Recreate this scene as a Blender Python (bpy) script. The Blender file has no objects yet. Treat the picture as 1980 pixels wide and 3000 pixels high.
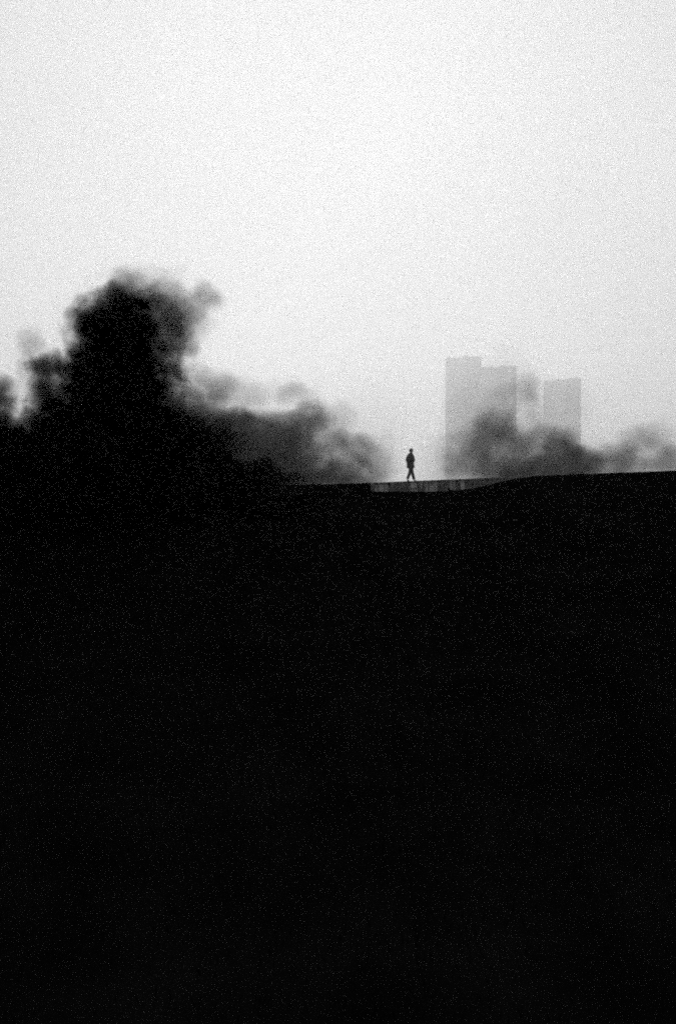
import bpy, bmesh, math, random
import numpy as np
from mathutils import Vector, Matrix, noise

R = math.radians
rng = np.random.default_rng(7)
random.seed(7)
S = bpy.context.scene
COL = S.collection

# ------------------------------------------------------------------ camera
CAM_Z = 1.6
cam_d = bpy.data.cameras.new('camera')
cam = bpy.data.objects.new('camera', cam_d)
COL.objects.link(cam)
cam_d.sensor_fit = 'VERTICAL'
cam_d.sensor_height = 36.0
cam_d.sensor_width = 24.0
cam_d.lens = 35.0
cam_d.clip_start = 0.05
cam_d.clip_end = 12000
cam.location = (0, 0, CAM_Z)
cam.rotation_euler = (R(90), 0, 0)
S.camera = cam
FH = 36.0 / 35.0 / 3000.0          # metres per photograph pixel at 1 m


def at(px, py, d):
    """photograph pixel (1980 x 3000) at depth d -> world point"""
    return Vector(((px - 990) * FH * d, d, CAM_Z + (1500 - py) * FH * d))


def u(d):
    return FH * d


# ------------------------------------------------------------------ world, sun, exposure
SUN_EL = R(27)
world = bpy.data.worlds.new('World')
S.world = world
world.use_nodes = True
nt = world.node_tree
bg = nt.nodes['Background']
sky = nt.nodes.new('ShaderNodeTexSky')
sky.sky_type = 'NISHITA'
sky.sun_disc = False
sky.sun_elevation = SUN_EL
sky.sun_rotation = 0.0
sky.air_density = 1.0
sky.dust_density = 6.0
bw = nt.nodes.new('ShaderNodeRGBToBW')
nt.links.new(sky.outputs[0], bw.inputs[0])
# thin high fog evens out the glow round the sun: 1 - exp(-k x)
m1 = nt.nodes.new('ShaderNodeMath'); m1.operation = 'MULTIPLY'; m1.inputs[1].default_value = -0.3
m2 = nt.nodes.new('ShaderNodeMath'); m2.operation = 'EXPONENT'
m3 = nt.nodes.new('ShaderNodeMath'); m3.operation = 'SUBTRACT'; m3.inputs[0].default_value = 1.0
m4 = nt.nodes.new('ShaderNodeMath'); m4.operation = 'MULTIPLY'; m4.inputs[1].default_value = 6.8
nt.links.new(bw.outputs[0], m1.inputs[0])
nt.links.new(m1.outputs[0], m2.inputs[0])
nt.links.new(m2.outputs[0], m3.inputs[1])
nt.links.new(m3.outputs[0], m4.inputs[0])
# fog is uneven: a soft darker bank low on the right and faint broad mottling
tcw = nt.nodes.new('ShaderNodeTexCoord')
dotn = nt.nodes.new('ShaderNodeVectorMath'); dotn.operation = 'DOT_PRODUCT'
dv_ = Vector(((1420 - 990) * FH, 1.0, (1500 - 1050) * FH)).normalized()
dotn.inputs[1].default_value = dv_
mr = nt.nodes.new('ShaderNodeMapRange'); mr.interpolation_type = 'SMOOTHSTEP'
mr.inputs['From Min'].default_value = 0.975; mr.inputs['From Max'].default_value = 1.0
mr.inputs['To Min'].default_value = 1.0; mr.inputs['To Max'].default_value = 0.90
nzw = nt.nodes.new('ShaderNodeTexNoise'); nzw.inputs['Scale'].default_value = 3.0; nzw.inputs['Detail'].default_value = 3.0
mrn = nt.nodes.new('ShaderNodeMapRange')
mrn.inputs['From Min'].default_value = 0.3; mrn.inputs['From Max'].default_value = 0.7
mrn.inputs['To Min'].default_value = 0.94; mrn.inputs['To Max'].default_value = 1.04
m5 = nt.nodes.new('ShaderNodeMath'); m5.operation = 'MULTIPLY'
m6 = nt.nodes.new('ShaderNodeMath'); m6.operation = 'MULTIPLY'
nt.links.new(tcw.outputs['Generated'], dotn.inputs[0])
nt.links.new(tcw.outputs['Generated'], nzw.inputs['Vector'])
nt.links.new(dotn.outputs['Value'], mr.inputs['Value'])
nt.links.new(nzw.outputs[0], mrn.inputs['Value'])
nt.links.new(mr.outputs[0], m5.inputs[0])
nt.links.new(mrn.outputs[0], m5.inputs[1])
nt.links.new(m5.outputs[0], m6.inputs[0])
nt.links.new(m4.outputs[0], m6.inputs[1])
# the fog is pale all round, also on the side away from the sun
m7 = nt.nodes.new('ShaderNodeMath'); m7.operation = 'MAXIMUM'; m7.inputs[1].default_value = 2.4
nt.links.new(m6.outputs[0], m7.inputs[0])
nt.links.new(m7.outputs[0], bg.inputs[0])
bg.inputs[1].default_value = 0.10

sun_d = bpy.data.lights.new('sun', 'SUN')
sun_d.energy = 1.45
sun_d.angle = R(10)
sun_d.color = (1.0, 1.0, 1.0)
sun = bpy.data.objects.new('sun', sun_d)
COL.objects.link(sun)
sun.location = (0, 60, 60)
# light comes from +Y at SUN_EL
sun.rotation_euler = Vector((0, math.cos(SUN_EL), math.sin(SUN_EL))).to_track_quat('Z', 'Y').to_euler()

S.view_settings.view_transform = 'Standard'
S.view_settings.look = 'None'
S.view_settings.exposure = 0.0
S.view_settings.gamma = 1.0
S.view_settings.use_curve_mapping = False
S.render.engine = 'CYCLES'
cy = S.cycles
cy.use_denoising = False
cy.volume_bounces = 2
cy.max_bounces = 6
cy.transparent_max_bounces = 128
cy.use_adaptive_sampling = True
cy.adaptive_threshold = 0.045
cy.adaptive_min_samples = 8
cy.filter_width = 2.0


# ------------------------------------------------------------------ materials
def mat(name, a, b=None, scale=4.0, rough=0.9, detail=4.0, bump=0.0, stretch=None, lo=0.35, hi=0.65, spec=0.0):
    m = bpy.data.materials.new(name)
    m.use_nodes = True
    t = m.node_tree
    p = t.nodes['Principled BSDF']
    p.inputs['Roughness'].default_value = rough
    p.inputs['Specular IOR Level'].default_value = spec
    b = a if b is None else b
    tc = t.nodes.new('ShaderNodeTexCoord')
    mp = t.nodes.new('ShaderNodeMapping')
    if stretch:
        mp.inputs['Scale'].default_value = stretch
    n = t.nodes.new('ShaderNodeTexNoise')
    n.inputs['Scale'].default_value = scale
    n.inputs['Detail'].default_value = detail
    cr = t.nodes.new('ShaderNodeValToRGB')
    cr.color_ramp.elements[0].position = lo
    cr.color_ramp.elements[1].position = hi
    cr.color_ramp.elements[0].color = (a, a, a, 1)
    cr.color_ramp.elements[1].color = (b, b, b, 1)
    t.links.new(tc.outputs['Object'], mp.inputs[0])
    t.links.new(mp.outputs[0], n.inputs['Vector'])
    t.links.new(n.outputs[0], cr.inputs[0])
    t.links.new(cr.outputs[0], p.inputs['Base Color'])
    if bump:
        bn = t.nodes.new('ShaderNodeBump')
        bn.inputs['Strength'].default_value = bump
        t.links.new(n.outputs[0], bn.inputs['Height'])
        t.links.new(bn.outputs[0], p.inputs['Normal'])
    return m


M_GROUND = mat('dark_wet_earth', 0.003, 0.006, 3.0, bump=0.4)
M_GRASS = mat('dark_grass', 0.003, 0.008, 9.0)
M_CONC = mat('weathered_concrete', 0.62, 0.74, 0.05, bump=0.1)
M_CONC2 = mat('grey_render', 0.42, 0.5, 0.05, bump=0.1)
M_PANE = mat('window_glass', 0.02, 0.05, 0.3, rough=0.2)
M_ROOF = mat('roof_felt', 0.06, 0.1, 0.3)
M_STONE = mat('stained_stone', 0.015, 0.44, 1.5, detail=5.0, bump=0.6, stretch=(2.6, 1.0, 0.55), lo=0.43, hi=0.60)
M_STONE_DARK = mat('dark_stone', 0.01, 0.12, 2.2, detail=5.0, bump=0.6, stretch=(2.6, 1.0, 0.55), lo=0.45, hi=0.62)
M_SKIN = mat('skin', 0.16, 0.2, 20.0)
M_HAIR = mat('dark_hair', 0.01, 0.02, 40.0)
M_COAT = mat('dark_wool', 0.014, 0.024, 30.0)
M_TROUSER = mat('dark_trouser_cloth', 0.012, 0.02, 30.0)
M_SHOE = mat('dark_leather', 0.01, 0.015, 30.0, rough=0.5)


# ------------------------------------------------------------------ helpers
def link_mesh(name, verts, faces, m, parent=None, smooth=False):
    me = bpy.data.meshes.new(name)
    me.from_pydata([tuple(v) for v in verts], [], [tuple(f) for f in faces])
    me.materials.append(m)
    if smooth:
        me.polygons.foreach_set('use_smooth', [True] * len(me.polygons))
    me.update()
    o = bpy.data.objects.new(name, me)
    COL.objects.link(o)
    if parent:
        o.parent = parent
    return o


def link_quads(name, V, m, parent=None):
    """V: (n,4,3) array of separate quads"""
    n = len(V)
    me = bpy.data.meshes.new(name)
    me.vertices.add(n * 4)
    me.vertices.foreach_set('co', np.ascontiguousarray(V, dtype=np.float32).ravel())
    me.loops.add(n * 4)
    me.loops.foreach_set('vertex_index', np.arange(n * 4, dtype=np.int32))
    me.polygons.add(n)
    me.polygons.foreach_set('loop_start', np.arange(0, n * 4, 4, dtype=np.int32))
    me.polygons.foreach_set('loop_total', np.full(n, 4, dtype=np.int32))
    me.materials.append(m)
    me.update(calc_edges=True)
    o = bpy.data.objects.new(name, me)
    COL.objects.link(o)
    if parent:
        o.parent = parent
    return o


def link_bm(name, bm, m, parent=None, smooth=False):
    me = bpy.data.meshes.new(name)
    bm.to_mesh(me)
    bm.free()
    me.materials.append(m)
    if smooth:
        me.polygons.foreach_set('use_smooth', [True] * len(me.polygons))
    o = bpy.data.objects.new(name, me)
    COL.objects.link(o)
    if parent:
        o.parent = parent
    return o


def empty(name, loc, label, cat, group=None):
    o = bpy.data.objects.new(name, None)
    COL.objects.link(o)
    o.location = loc
    o.empty_display_size = 0.3
    o['label'] = label
    o['category'] = cat
    if group:
        o['group'] = group
    return o


def bm_box(bm, x0, x1, y0, y1, z0, z1):
    vs = [bm.verts.new((x, y, z)) for z in (z0, z1) for (x, y) in ((x0, y0), (x1, y0), (x1, y1), (x0, y1))]
    for f in ((3, 2, 1, 0), (4, 5, 6, 7), (0, 1, 5, 4), (1, 2, 6, 5), (2, 3, 7, 6), (3, 0, 4, 7)):
        bm.faces.new([vs[i] for i in f])


def npnoise(x, y, sc, seed):
    """cheap smooth value noise, vectorised"""
    r = np.random.default_rng(seed)
    out = np.zeros_like(x)
    for k in range(7):
        a, b, c = r.uniform(-1, 1), r.uniform(-1, 1), r.uniform(0, 6.28)
        out += np.sin((x * a + y * b) * 6.28 * sc * (0.6 + 0.25 * k) + c)
    return out / 7.0


# ------------------------------------------------------------------ ground
D_BANK = 7.0          # crest of the dark bank in front
D_WALK = 52.0         # the walker's path
# crest line of the near bank, photograph pixels
CREST = [(-6000, 1442), (-1500, 1424), (0, 1421), (860, 1420.5), (1078, 1415.5), (1087, 1417), (1090, 1440), (1150, 1440), (1260, 1440), (1335, 1437), (1395, 1429),
         (1450, 1416.5), (1520, 1400), (1580, 1393.6), (1700, 1389.0), (1980, 1378.5), (3200, 1352), (6500, 1400)]
# line of the path edge (and wall top)
PATH = [(-4000, 1450), (0, 1424), (860, 1423), (1086, 1414), (1451, 1399), (1980, 1382), (6000, 1330)]


def crest_z(X, d=D_BANK):
    px = X / (FH * d) + 990
    xs = np.array([c[0] for c in CREST]); ys = np.array([c[1] for c in CREST])
    return CAM_Z + (1500 - np.interp(px, xs, ys)) * FH * d


def path_z(X, d=D_WALK):
    px = X / (FH * d) + 990
    xs = np.array([c[0] for c in PATH]); ys = np.array([c[1] for c in PATH])
    return CAM_Z + (1500 - np.interp(px, xs, ys)) * FH * d


WALL_X0 = float(at(1086, 0, D_WALK).x)
WALL_X1 = float(at(1560, 0, D_WALK).x)


def ground_h(X, Y):
    X = np.asarray(X, float); Y = np.asarray(Y, float)
    cz = crest_z(X)
    fade = np.clip(1 - (np.abs(X) - 22) / 40, 0, 1)
    cz = cz * fade + 0.6 * (1 - fade)
    pz = path_z(X)
    fade2 = np.clip(1 - (np.abs(X) - 45) / 120, 0, 1)
    pz = pz * fade2 + 2.6 * (1 - fade2)
    rough = 0.05 * npnoise(X, Y, 0.35, 3) + 0.02 * npnoise(X, Y, 1.3, 4)
    base = -0.12 + rough * 0.8
    # near bank: rises from the camera's feet to the crest, falls behind it
    t = np.clip((Y - 1.0) / (D_BANK - 1.0), 0, 1)
    up = base + (cz - base) * (t ** 1.25)
    dn = np.clip((Y - D_BANK - 0.05) / 9.0, 0, 1)
    low = 0.55 + rough
    h = np.where(Y <= D_BANK, up + rough * 0.6 * np.clip((D_BANK - Y) / 3.0, 0, 1), cz + (low - cz) * (dn * dn * (3 - 2 * dn)))
    # far bank and the path on top of it
    t2 = np.clip((Y - 40) / 11.4, 0, 1)
    foot = low + (pz - 0.95 - low) * (t2 * t2 * (3 - 2 * t2))
    h = np.where(Y > 24, foot, h)
    wall = (X > WALL_X0) & (X < WALL_X1)
    s = np.clip((Y - 51.1) / 0.9, 0, 1)
    grassy = pz - 0.95 + 0.95 * s * s * (3 - 2 * s)
    atwall = np.where(Y < D_WALK + 0.25, pz - 0.95, pz - 0.015)
    h = np.where(Y > 51.1, np.where(wall, atwall, grassy), h)
    # behind the path the land falls a little and runs level
    b = np.clip((Y - 55.5) / 60.0, 0, 1)
    h = np.where(Y > 55.5, pz + (2.2 - pz) * b + rough * 2 * b, h)
    return h


def axis(parts):
    out = []
    for a, b, s in parts:
        out += list(np.arange(a, b, s))
    out.append(parts[-1][1])
    return np.array(out)


gx = axis([(-1840, -400, 180), (-400, -60, 20), (-60, -20, 4), (-20, -2.6, 0.3), (-2.6, 2.7, 0.02), (2.7, 20, 0.3), (20, 60, 4), (60, 400, 20), (400, 1840, 180)])
gx = np.sort(np.unique(np.concatenate([gx, [WALL_X0 - 0.01, WALL_X0 + 0.01, WALL_X1 - 0.01, WALL_X1 + 0.01], np.arange(2.7, 8, 0.1)])))
gy = axis([(-400, -20, 20), (-20, 0, 1), (0, 6, 0.2), (6, 7.3, 0.05), (7.3, 20, 0.4), (20, 50, 1.5), (50, 51.0, 0.25), (51.0, 52.2, 0.12), (52.2, 52.3, 0.04), (52.3, 56, 0.35), (56, 70, 2), (70, 260, 10), (260, 1840, 158)])
GX, GY = np.meshgrid(gx, gy)
GZ = ground_h(GX, GY)
nx, ny = len(gx), len(gy)
idx = np.arange(nx * ny).reshape(ny, nx)
me = bpy.data.meshes.new('ground')
Vg = np.stack([GX, GY, GZ], -1).reshape(-1, 3)
Fg = np.stack([idx[:-1, :-1], idx[:-1, 1:], idx[1:, 1:], idx[1:, :-1]], -1).reshape(-1, 4)
me.from_pydata(Vg.tolist(), [], Fg.tolist())
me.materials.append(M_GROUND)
me.update()
ground = bpy.data.objects.new('ground', me)
COL.objects.link(ground)
ground['kind'] = 'structure'


# short grass on the near bank
def grass(n):
    x = rng.uniform(-5, 5, n)
    y = 6.95 - rng.uniform(0, 1, n) ** 1.6 * 4.6
    z = ground_h(x, y)
    hgt = rng.uniform(0.012, 0.035, n) * np.where(y > 6.5, 0.2, 1.0)
    a = rng.uniform(0, 6.28, n)
    w = rng.uniform(0.0015, 0.004, n)
    lean = rng.normal(0, 0.5, (n, 2)) * hgt[:, None]
    dx, dy = np.cos(a) * w, np.sin(a) * w
    V = np.empty((n, 4, 3))
    V[:, 0] = np.stack([x - dx, y - dy, z - 0.01], -1)
    V[:, 1] = np.stack([x + dx, y + dy, z - 0.01], -1)
    V[:, 2] = np.stack([x + lean[:, 0] + dx * .2, y + lean[:, 1] + dy * .2, z + hgt], -1)
    V[:, 3] = np.stack([x + lean[:, 0] - dx * .2, y + lean[:, 1] - dy * .2, z + hgt], -1)
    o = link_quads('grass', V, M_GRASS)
    o['kind'] = 'stuff'


grass(60000)


# ------------------------------------------------------------------ low stone wall under the path
def stone_wall():
    org = Vector((WALL_X0, D_WALK, float(path_z(WALL_X0)) - 0.9))
    t = empty('stone_wall', org, 'low wall of pale stained stone blocks below the walking person', 'wall')
    bm = bmesh.new()
    rw = random.Random(5)
    x = WALL_X0 + 0.02
    while x < WALL_X1 - 0.3:
        w = rw.choice((0.13, 0.18, 0.24, 0.3, 0.44)) * rw.uniform(0.8, 1.2)
        w = min(w, WALL_X1 - x)
        zt = float(path_z(x + w / 2)) - 0.05 - abs(rw.gauss(0, 0.03))
        z = zt
        tilt = rw.uniform(-0.03, 0.07)
        while z > zt - 0.85:
            hh = rw.choice((0.85, 0.5, 0.35, 0.28)) * rw.uniform(0.9, 1.1)
            z0 = max(z - hh, zt - 0.9)
            yo = rw.uniform(0, 0.14)
            c = bmesh.ops.create_cube(bm, size=1.0)['verts']
            for v in c:
                lx, ly, lz = v.co
                zz = z0 + 0.012 + (lz + .5) * (z - z0 - 0.024)
                v.co = Vector((x + 0.018 + (lx + .5) * (w - 0.036) + (zz - zt) * tilt + rw.uniform(-.025, .025),
                               D_WALK + yo + (ly + .5) * 0.24 + rw.uniform(-.015, .015), zz + rw.uniform(-.02, .012))) - org
            z = z0
            if z <= zt - 0.88:
                break
        x += w
    bmesh.ops.bevel(bm, geom=list(bm.edges), offset=0.014, segments=2, affect='EDGES', profile=0.6)
    # most blocks in the right half, and scattered others, take the darker stone
    wl = WALL_X1 - WALL_X0
    for f in bm.faces:
        k = f.calc_center_median().x / wl
        cell = rw.__class__(int(k * 40)).random()
        f.material_index = 1 if (k > 0.48 + 0.12 * cell or cell < 0.22) else 0
    blk = link_bm('blocks', bm, M_STONE, t)
    blk.data.materials.append(M_STONE_DARK)
    # coping of thin slabs, flush with the path
    bm = bmesh.new()
    x = WALL_X0
    while x < WALL_X1 - 0.05:
        w = min(rw.uniform(0.5, 0.9), WALL_X1 - x)
        za, zb = float(path_z(x)), float(path_z(x + w))
        c = bmesh.ops.create_cube(bm, size=1.0)['verts']
        for v in c:
            lx, ly, lz = v.co
            k = lx + .5
            v.co = Vector((x + 0.004 + k * (w - 0.008), D_WALK - 0.03 + (ly + .5) * 0.36, za + (zb - za) * k - 0.044 + (lz + .5) * 0.042)) - org
        x += w
    bmesh.ops.bevel(bm, geom=list(bm.edges), offset=0.006, segments=1, affect='EDGES')
    link_bm('coping', bm, M_STONE, t)


stone_wall()


# ------------------------------------------------------------------ smoke
def smoke_mat(dens, feat, shell, seed, soft, warp=1.1, col=0.02, name='black_smoke'):
    """soot-dark smoke: a puff that thins out towards its rim and is torn by noise; the object is a unit ball, scaled"""
    m = bpy.data.materials.new(name)
    m.use_nodes = True
    t = m.node_tree
    t.nodes.remove(t.nodes['Principled BSDF'])
    N = t.nodes.new
    L = t.links.new

    def math_(op, a, b=None, clamp=False):
        n = N('ShaderNodeMath'); n.operation = op; n.use_clamp = clamp
        for i, v in enumerate((a, b)):
            if v is None:
                continue
            if isinstance(v, (int, float)):
                n.inputs[i].default_value = v
            else:
                L(v, n.inputs[i])
        return n.outputs[0]
    tc = N('ShaderNodeTexCoord')
    geo = N('ShaderNodeNewGeometry')
    off = N('ShaderNodeVectorMath'); off.operation = 'ADD'
    off.inputs[1].default_value = (seed * 3.7, seed * 1.9, seed * 5.3)
    L(geo.outputs['Position'], off.inputs[0])
    nz = N('ShaderNodeTexNoise')
    nz.inputs['Scale'].default_value = feat
    nz.inputs['Detail'].default_value = 3.0
    nz.inputs['Roughness'].default_value = 0.55
    nz.inputs['Distortion'].default_value = 0.6
    L(off.outputs[0], nz.inputs['Vector'])
    mr = N('ShaderNodeMapRange')
    mr.inputs['From Min'].default_value = 0.32; mr.inputs['From Max'].default_value = 0.68
    L(nz.outputs[0], mr.inputs['Value'])
    nw = N('ShaderNodeTexNoise')
    nw.inputs['Scale'].default_value = feat * 0.75
    nw.inputs['Detail'].default_value = 4.0
    nw.inputs['Roughness'].default_value = 0.6
    L(off.outputs[0], nw.inputs['Vector'])
    ws = N('ShaderNodeVectorMath'); ws.operation = 'SUBTRACT'
    ws.inputs[1].default_value = (0.5, 0.5, 0.5)
    L(nw.outputs['Color'], ws.inputs[0])
    wm = N('ShaderNodeVectorMath'); wm.operation = 'MULTIPLY_ADD'
    wm.inputs[1].default_value = (warp, warp, warp)
    L(ws.outputs[0], wm.inputs[0])
    L(tc.outputs['Object'], wm.inputs[2])
    wsc = N('ShaderNodeVectorMath'); wsc.operation = 'SCALE'
    wsc.inputs['Scale'].default_value = 1.22
    L(wm.outputs[0], wsc.inputs[0])
    # the rim of the puff's own ball stays empty, so that the warped edge is never cut
    lo_ = N('ShaderNodeVectorMath'); lo_.operation = 'LENGTH'
    L(tc.outputs['Object'], lo_.inputs[0])
    rim = N('ShaderNodeMapRange'); rim.interpolation_type = 'SMOOTHSTEP'
    rim.inputs['From Min'].default_value = 0.72; rim.inputs['From Max'].default_value = 0.93
    rim.inputs['To Min'].default_value = 1.0; rim.inputs['To Max'].default_value = 0.0
    L(lo_.outputs['Value'], rim.inputs['Value'])
    ln = N('ShaderNodeVectorMath'); ln.operation = 'LENGTH'
    L(wsc.outputs[0], ln.inputs[0])
    r2 = math_('POWER', ln.outputs['Value'], 2.0)
    f = math_('SUBTRACT', 1.0, r2, True)
    f2 = math_('POWER', f, 1.5)
    er = math_('MULTIPLY', math_('SUBTRACT', 1.0, mr.outputs[0]), soft)
    e = math_('SUBTRACT', math_('MULTIPLY', f2, 1.0 + soft * 0.5), er)
    e = math_('MAXIMUM', e, 0.0)
    e = math_('MULTIPLY', e, rim.outputs[0])
    d = math_('MULTIPLY', e, dens)
    pv = N('ShaderNodeVolumePrincipled')
    pv.inputs['Color'].default_value = (col, col, col, 1)
    pv.inputs['Anisotropy'].default_value = 0.3
    L(d, pv.inputs['Density'])
    out = t.nodes['Material Output']
    L(pv.outputs[0], out.inputs['Volume'])
    if shell:
        # near-clear surface added so object masks register the puff; smoke has no skin
        tr = N('ShaderNodeBsdfTransparent')
        rp = N('ShaderNodeValToRGB')
        rp.color_ramp.elements[0].color = (0.985, 0.985, 0.985, 1)
        rp.color_ramp.elements[1].color = (1, 1, 1, 1)
        L(nz.outputs[0], rp.inputs[0])
        L(rp.outputs[0], tr.inputs['Color'])
        L(tr.outputs[0], out.inputs['Surface'])
    return m


def puff_mesh(seed):
    bm = bmesh.new()
    bmesh.ops.create_icosphere(bm, subdivisions=4, radius=1.0)
    for v in bm.verts:
        n_ = noise.noise(v.co * 1.7 + Vector((seed * 1.3, 0, seed * 0.7)))
        v.co = v.co * (0.97 + 0.09 * n_)
    me = bpy.data.meshes.new('puff')
    bm.to_mesh(me); bm.free()
    me.polygons.foreach_set('use_smooth', [True] * len(me.polygons))
    return me


def smoke(label, d, base, puffs, seed, feat_px=85, soft=0.75, grow=1.55):
    """puffs: (px, py, rx, ry, tau[, dd]) in photograph pixels at depth d (+dd metres); tau = optical depth through the middle"""
    p0 = at(base[0], base[1], d)
    t = empty('smoke_plume', p0, label, 'smoke', 'dark smoke drifting over the ridge')
    for i, pf in enumerate(puffs):
        px, py, rx, ry, tau = pf[:5]
        dd = d + (pf[5] if len(pf) > 5 else 0.0)
        c = at(px, py, dd)
        m = u(dd)
        RX, RZ = rx * m * grow, ry * m * grow
        RY = 0.8 * math.sqrt(RX * RZ)
        me = puff_mesh(seed * 31 + i)
        dens = tau / (0.85 * RY)
        me.materials.append(smoke_mat(dens, 1.0 / (feat_px * m), tau >= 0.5, seed, soft))
        o = bpy.data.objects.new('puff', me)
        COL.objects.link(o)
        o.parent = t
        o.location = c - p0
        o.scale = (RX, RY, RZ)


smoke('towering black smoke plume with a domed head at the left', 6.6, (330, 1430),
      [(345, 955, 125, 110, 7), (385, 885, 110, 72, 3.2), (282, 932, 72, 66, 2.6), (400, 822, 95, 50, .9), (430, 800, 110, 40, .3), (475, 855, 60, 48, .8), (222, 945, 48, 52, 1.6), (345, 1030, 130, 130, 9), (338, 1150, 168, 140, 10),
       (440, 960, 115, 120, 3.6), (520, 920, 72, 80, 2.0), (548, 1005, 50, 55, 1.1), (602, 875, 54, 54, .85), (640, 880, 36, 50, .4), (570, 940, 60, 60, .5), (455, 1045, 80, 80, 2.6),
       (445, 1125, 102, 125, 4.0), (485, 1200, 105, 100, 4.0), (565, 1090, 50, 60, .4), (300, 1300, 250, 150, 12), (540, 1310, 190, 115, 6.5), (330, 1440, 420, 110, 12), (560, 1390, 200, 80, 7), (735, 1405, 150, 62, 5)], 1, soft=0.5)
smoke('curl of charcoal smoke leaning against the left flank of the tall plume', 6.0, (150, 1430),
      [(138, 1070, 76, 48, 3.4), (208, 1085, 66, 40, 3.0), (110, 1125, 50, 66, 2.0), (90, 1005, 46, 66, .7), (165, 1165, 85, 75, 4.4), (155, 1245, 85, 85, 4.8), (200, 1330, 150, 110, 8), (66, 1085, 24, 66, .35)], 2, feat_px=70, soft=0.5)
smoke('dark smoke cut off by the left edge of the frame', 5.5, (0, 1430),
      [(14, 1140, 54, 50, 1.2), (-8, 1195, 70, 70, 3.0), (0, 1265, 85, 70, 5), (65, 1255, 55, 55, 2.0), (20, 1360, 130, 90, 9)], 3, feat_px=70, soft=0.45)
smoke('low bank of smoke fading from black to grey left of the walking person', 62.0, (850, 1420),
      [(640, 1130, 82, 56, 1.2), (575, 1190, 75, 55, 1.3), (640, 1240, 120, 58, 3.4), (690, 1330, 165, 88, 9), (800, 1325, 120, 60, 2.0), (750, 1238, 80, 50, 2.0), (868, 1158, 60, 40, .6),
       (840, 1260, 105, 60, 2.6), (925, 1232, 64, 55, 1.7), (880, 1310, 120, 65, 2.4), (820, 1385, 190, 65, 5), (1005, 1375, 100, 55, 2.4), (1045, 1310, 75, 55, 1.0), (1100, 1375, 60, 55, .8), (940, 1410, 170, 45, 2.6), (975, 1300, 70, 55, 1.0),
       (1110, 1340, 75, 85, .35), (1005, 1230, 65, 70, .3), (720, 1160, 130, 50, .4), (1085, 1260, 130, 150, .08),
       (480, 1290, 170, 100, 5), (310, 1330, 200, 90, 6), (120, 1340, 200, 80, 6)], 4, soft=0.42)
smoke('grey smoke veiling the foot of the broad tower block', 75.0, (1460, 1400),
      [(1450, 1245, 88, 62, 1.4), (1505, 1290, 75, 75, 1.5), (1415, 1300, 85, 60, 1.3), (1385, 1355, 95, 65, 1.1), (1490, 1375, 120, 60, 1.9), (1480, 1175, 70, 60, .3), (1335, 1350, 65, 75, .4), (1380, 1200, 110, 110, .15), (1300, 1340, 70, 90, .15)], 5, soft=0.38)
smoke('dark hump of smoke lying under the narrow tower block', 68.0, (1640, 1390),
      [(1635, 1350, 110, 60, 2.4), (1715, 1350, 75, 48, 2.2), (1565, 1370, 100, 52, 2.3), (1570, 1295, 85, 55, 1.3), (1655, 1295, 75, 44, 1.4), (1640, 1400, 190, 42, 2.2)], 6, soft=0.38)
smoke('small pale wisp of smoke hanging between the two tower blocks', 90.0, (1545, 1240),
      [(1542, 1140, 52, 48, .5), (1555, 1195, 52, 55, .4), (1560, 1250, 60, 50, .45), (1480, 1100, 120, 110, .13), (1640, 1190, 110, 90, .13)], 7, soft=0.35)
smoke('thin pale smoke trailing off to the right edge of the frame', 80.0, (1880, 1400),
      [(1800, 1340, 75, 50, 1.1), (1865, 1285, 70, 55, .75), (1840, 1365, 95, 45, .9), (1930, 1290, 65, 60, .45), (1970, 1340, 65, 55, 1.4), (1920, 1370, 95, 40, .7)], 8, soft=0.38)


# pale ground mist in which the tower blocks lose their feet
mist_me = puff_mesh(99)
mist_me.name = 'mist'
mist_d = 1000.0
mist_ry = 180.0
mist_me.materials.append(smoke_mat(1.5 / mist_ry, 1.0 / (160 * u(mist_d)), False, 4, 0.4, 0.5, 0.97, 'pale_mist'))
mist = bpy.data.objects.new('mist', mist_me)
COL.objects.link(mist)
mist.location = at(1520, 1370, mist_d)
mist.scale = (560 * u(mist_d), mist_ry, 150 * u(mist_d))
mist['kind'] = 'stuff'

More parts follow.
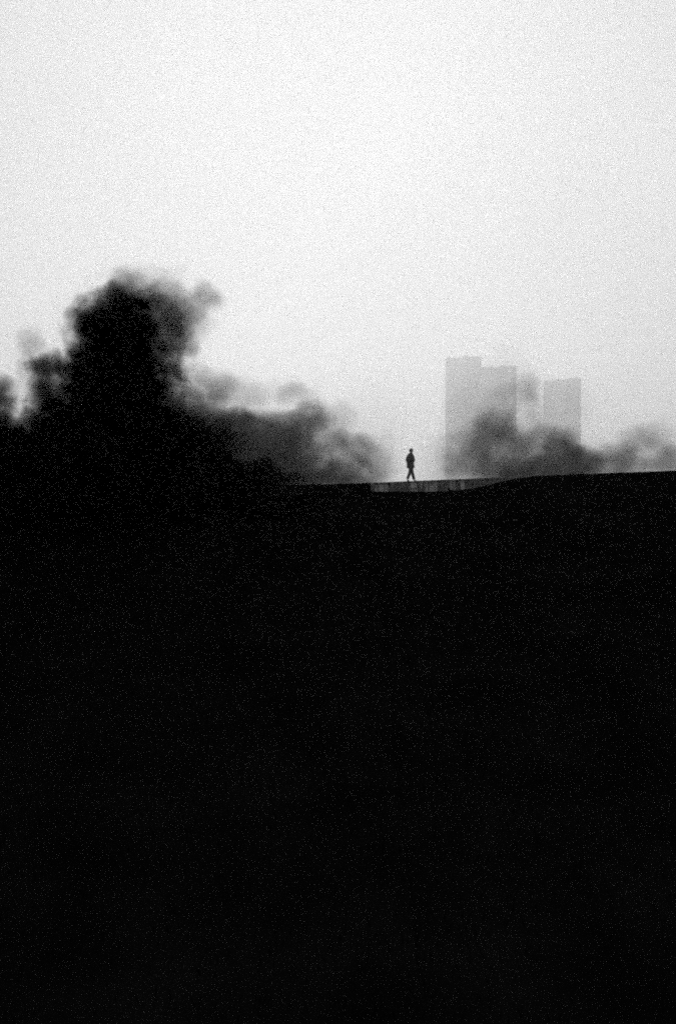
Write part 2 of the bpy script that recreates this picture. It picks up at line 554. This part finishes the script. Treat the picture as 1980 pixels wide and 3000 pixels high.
# ------------------------------------------------------------------ tower blocks
def tower(label, d, x_base, sections, depth, windows, roofbits, bot=2.0):
    m = u(d)
    xa = min(s[0] for s in sections); xb = max(s[1] for s in sections)
    org = Vector((((xa + xb) / 2 - 990) * m, d, bot))
    t = empty('tower_block', org, label, 'building', 'tower blocks in the mist')
    for i, (x0, x1, py, y0, mt) in enumerate(sections):
        X0, X1 = (x0 - 990) * m - org.x, (x1 - 990) * m - org.x
        Z1 = CAM_Z + (1500 - py) * m - bot
        bm = bmesh.new()
        bm_box(bm, X0, X1, y0, depth, -3, Z1)
        w = link_bm('wall', bm, mt, t)
        # parapet and roof deck
        bm = bmesh.new()
        bm_box(bm, X0 - 0.25, X1 + 0.25, y0 - 0.25, y0 + 0.25, Z1 + 0.003, Z1 + 1.1)
        bm_box(bm, X0 - 0.25, X1 + 0.25, depth - 0.25, depth + 0.25, Z1 + 0.003, Z1 + 1.1)
        bm_box(bm, X0 - 0.25, X0 + 0.25, y0 + 0.253, depth - 0.253, Z1 + 0.003, Z1 + 1.1)
        bm_box(bm, X1 - 0.25, X1 + 0.25, y0 + 0.253, depth - 0.253, Z1 + 0.003, Z1 + 1.1)
        link_bm('parapet', bm, mt, t)
        # vertical window bands, proud spandrels between the storeys
        n = windows[i]
        W = (X1 - X0) / n
        for k in range(n):
            a = X0 + W * (k + 0.22); b = X0 + W * (k + 0.78)
            bm = bmesh.new()
            bm_box(bm, a, b, y0 - 0.06, y0 + 0.05, 4, Z1 - 2.0)
            wb = link_bm('window_band', bm, M_PANE, t)
            prof = [(-0.063, 4.0)]
            z = 4.0
            while z < Z1 - 3:
                prof += [(-0.30, z), (-0.30, z + 1.5), (-0.075, z + 1.5), (-0.075, z + 3.1)]
                z += 3.1
            prof += [(-0.063, z)]
            bm = bmesh.new()
            L = [bm.verts.new((a - 0.1, y0 + q[0], q[1])) for q in prof]
            Rr = [bm.verts.new((b + 0.1, y0 + q[0], q[1])) for q in prof]
            for q in range(len(prof) - 1):
                bm.faces.new((L[q], Rr[q], Rr[q + 1], L[q + 1]))
            link_bm('spandrel', bm, mt, wb)
    for (x0, x1, py0, py1) in roofbits:
        bm = bmesh.new()
        bm_box(bm, (x0 - 990) * m - org.x, (x1 - 990) * m - org.x, depth * .3, depth * .6, CAM_Z + (1500 - py0) * m - bot + 0.004, CAM_Z + (1500 - py1) * m - bot)
        link_bm('plant_room', bm, M_CONC2, t)
    return t


tower('broad stepped tower block of three joined shafts fading into the mist', 1550.0, 0,
      [(1308, 1357, 1050, 1.5, M_CONC), (1358, 1409, 1047, 0.0, M_CONC2), (1410, 1461, 1078, 2.0, M_CONC), (1462, 1512, 1075, 0.0, M_CONC2)], 22.0,
      [3, 3, 3, 3], [(1309, 1322, 1049, 1043), (1340, 1350, 1049, 1046), (1362, 1372, 1046, 1039), (1384, 1404, 1046, 1042), (1424, 1440, 1077, 1073), (1468, 1482, 1074, 1069), (1492, 1508, 1074, 1071)])
tower('narrow lower tower block right of the broad stepped one', 1620.0, 0,
      [(1598, 1620, 1117, 0.0, M_CONC2), (1621, 1660, 1115, 2.0, M_CONC), (1661, 1701, 1111, 0.5, M_CONC2)], 20.0,
      [2, 3, 3], [(1600, 1612, 1116, 1112), (1628, 1648, 1114, 1109), (1668, 1694, 1110, 1106)])


# ------------------------------------------------------------------ the walking person
def skin_body(name, joints, bones, m, parent, sub=2, root=0):
    """joints: list of (x, y, z, rx, ry); bones: index pairs -> one continuous mesh"""
    me = bpy.data.meshes.new(name)
    me.from_pydata([j[:3] for j in joints], bones, [])
    o = bpy.data.objects.new(name, me)
    COL.objects.link(o)
    md = o.modifiers.new('skin', 'SKIN')
    md.use_smooth_shade = True
    for i, j in enumerate(joints):
        sv = me.skin_vertices[0].data[i]
        sv.radius = (j[3], j[4])
        sv.use_root = (i == root)
    sd = o.modifiers.new('subdiv', 'SUBSURF')
    sd.levels = sd.render_levels = sub
    dg = bpy.context.evaluated_depsgraph_get()
    new = bpy.data.meshes.new_from_object(o.evaluated_get(dg))
    bpy.data.objects.remove(o)
    bpy.data.meshes.remove(me)
    new.name = name
    new.materials.clear()
    new.materials.append(m)
    o = bpy.data.objects.new(name, new)
    COL.objects.link(o)
    o.parent = parent
    return o


def person():
    fx = float(at(1203, 0, D_WALK + 0.8).x)
    y = D_WALK + 0.8
    g = float(ground_h(np.array([fx]), np.array([y]))[0])
    t = empty('person', (fx, y, g), 'person in a bulky dark jacket walking to the right along the ridge', 'person')
    # figure faces +X; its left side is +Y.  Stride .42 m between the feet
    J = []
    B = []

    def j(x, yy, z, rx, ry=None):
        J.append((x, yy, z, rx, rx if ry is None else ry))
        return len(J) - 1

    def b(*ids):
        for a, c in zip(ids[:-1], ids[1:]):
            B.append((a, c))
    pel = j(-0.01, 0, 0.90, .13, .14)
    wai = j(0.0, 0, 1.06, .115, .135)
    che = j(-0.005, 0, 1.26, .13, .16)
    shb = j(-0.01, 0, 1.40, .10, .13)
    nk = j(0.015, 0, 1.49, .066)
    hb = j(0.03, 0, 1.565, .068, .062)
    hm = j(0.04, 0, 1.645, .088, .072)
    ht = j(0.03, 0, 1.715, .062, .055)
    b(pel, wai, che, shb, nk, hb, hm, ht)
    nose = j(0.135, 0, 1.625, .012); b(hm, nose)
    chin = j(0.098, 0, 1.565, .026); b(hb, chin)
    for s in (1, -1):
        ear = j(0.035, s * .082, 1.635, .016, .01); b(hm, ear)
    # legs: trailing leg (left, +Y), leading leg (right, -Y)
    for s, kn, an, toe in ((1, (-0.035, .075, .50), (-0.185, .075, .115), (-0.085, .08, .035)),
                           (-1, (0.065, -.075, .49), (0.175, -.07, .075), (0.285, -.07, .045))):
        hp = j(0.0, s * .085, .84, .088, .092)
        k_ = j(*kn, .055)
        cf = j(kn[0] + (an[0] - kn[0]) * .4 - .012, kn[1], kn[2] + (an[2] - kn[2]) * .4, .05)
        a_ = j(*an, .036)
        t_ = j(*toe, .032, .03)
        b(pel, hp, k_, cf, a_, t_)
    # arms: right arm (-Y) back, left arm (+Y) forward
    hands = []
    for s, el, wr in ((-1, (-0.14, -.235, 1.10), (-0.185, -.22, .86)), (1, (0.05, .235, 1.11), (0.15, .215, .90))):
        sh = j(-0.015, s * .185, 1.385, .062)
        e_ = j(*el, .045)
        w_ = j(*wr, .029)
        b(shb, sh, e_, w_)
        dv = (Vector(wr) - Vector(el)).normalized()
        pm = Vector(wr) + dv * .055
        p_ = j(*pm, .034, .022)
        b(w_, p_)
        hands.append((s, p_, pm, dv))
    for s, p_, pm, dv in hands:
        side = Vector((1, 0, 0)) - dv * dv.x
        side.normalize()
        inw = Vector((0, -s, 0))
        for q, (off, ln) in enumerate(((.026, .07), (.009, .08), (-.009, .074), (-.026, .056))):
            k0 = pm + side * off + dv * .04
            k1 = k0 + dv * ln * .5 + inw * .008
            k2 = k1 + dv * ln * .4 + inw * .026
            i0, i1, i2 = j(*k0, .0095), j(*k1, .0085), j(*k2, .0068)
            b(p_, i0, i1, i2)
        k0 = pm + side * .034 - dv * .012 + inw * .01
        k1 = k0 + side * .022 + dv * .035 + inw * .012
        b(p_, j(*k0, .011), j(*k1, .0085))
    skin_body('body', J, B, M_SKIN, t)

    # clothing
    J, B = [], []
    c0 = j(-0.03, 0, 0.79, .17, .17)
    c1 = j(-0.02, 0, 0.94, .225, .18)
    c2 = j(-0.02, 0, 1.10, .255, .20)
    c3 = j(-0.04, 0, 1.28, .27, .21)
    c4 = j(-0.05, 0, 1.41, .20, .17)
    c5 = j(0.012, 0, 1.55, .108, .098)
    b(c0, c1, c2, c3, c4, c5)
    for s, el, wr in ((-1, (-0.14, -.245, 1.10), (-0.18, -.225, .89)), (1, (0.05, .245, 1.11), (0.14, .22, .93))):
        sh = j(-0.02, s * .19, 1.38, .085)
        e_ = j(*el, .068)
        w_ = j(*wr, .05)
        b(c4, sh, e_, w_)
    skin_body('jacket', J, B, M_COAT, t, root=1)
    J, B = [], []
    p0 = j(-0.005, 0, .90, .145, .155)
    for s, kn, an in ((1, (-0.035, .075, .50), (-0.185, .075, .13)), (-1, (0.065, -.075, .49), (0.175, -.07, .09))):
        hp = j(0.0, s * .085, .82, .115)
        mt_ = j(kn[0] * .5, s * .08, .66, .10)
        k_ = j(*kn, .092)
        a_ = j(*an, .08)
        b(p0, hp, mt_, k_, a_)
    skin_body('trousers', J, B, M_TROUSER, t)
    for s, h_, bl, to in ((1, (-.205, .075, .105), (-.13, .078, .055), (-.075, .08, .037)), (-1, (.165, -.07, .055), (.24, -.07, .045), (.31, -.07, .04))):
        J, B = [], []
        a_, b_, c_ = j(*h_, .048, .042), j(*bl, .045, .04), j(*to, .036, .034)
        b(a_, b_, c_)
        skin_body('shoe', J, B, M_SHOE, t)
    bm = bmesh.new()
    bmesh.ops.create_icosphere(bm, subdivisions=4, radius=1.0)
    for v in bm.verts:
        p = v.co
        n_ = noise.noise(p * 3.0) * 0.05 + 1.0
        v.co = Vector((0.028 + p.x * 0.124 * n_, p.y * 0.102 * n_, 1.648 + p.z * 0.124 * n_))
    bmesh.ops.delete(bm, geom=[f for f in bm.faces if (f.calc_center_median().x > 0.085 and f.calc_center_median().z < 1.70)
                               or f.calc_center_median().z < 1.58], context='FACES')
    link_bm('hair', bm, M_HAIR, t, True)


person()

# ------------------------------------------------------------------ haze
bm = bmesh.new()
bm_box(bm, -1900, 1900, -450, 1900, -3.5, 290)
M_HAZE = bpy.data.materials.new('haze')
M_HAZE.use_nodes = True
ht_ = M_HAZE.node_tree
ht_.nodes.remove(ht_.nodes['Principled BSDF'])
pv = ht_.nodes.new('ShaderNodeVolumePrincipled')
pv.inputs['Color'].default_value = (0.97, 0.97, 0.97, 1)
pv.inputs['Density'].default_value = 0.00075
pv.inputs['Anisotropy'].default_value = 0.6
ht_.links.new(pv.outputs[0], ht_.nodes['Material Output'].inputs['Volume'])
hz = link_bm('haze', bm, M_HAZE)
hz['kind'] = 'stuff'
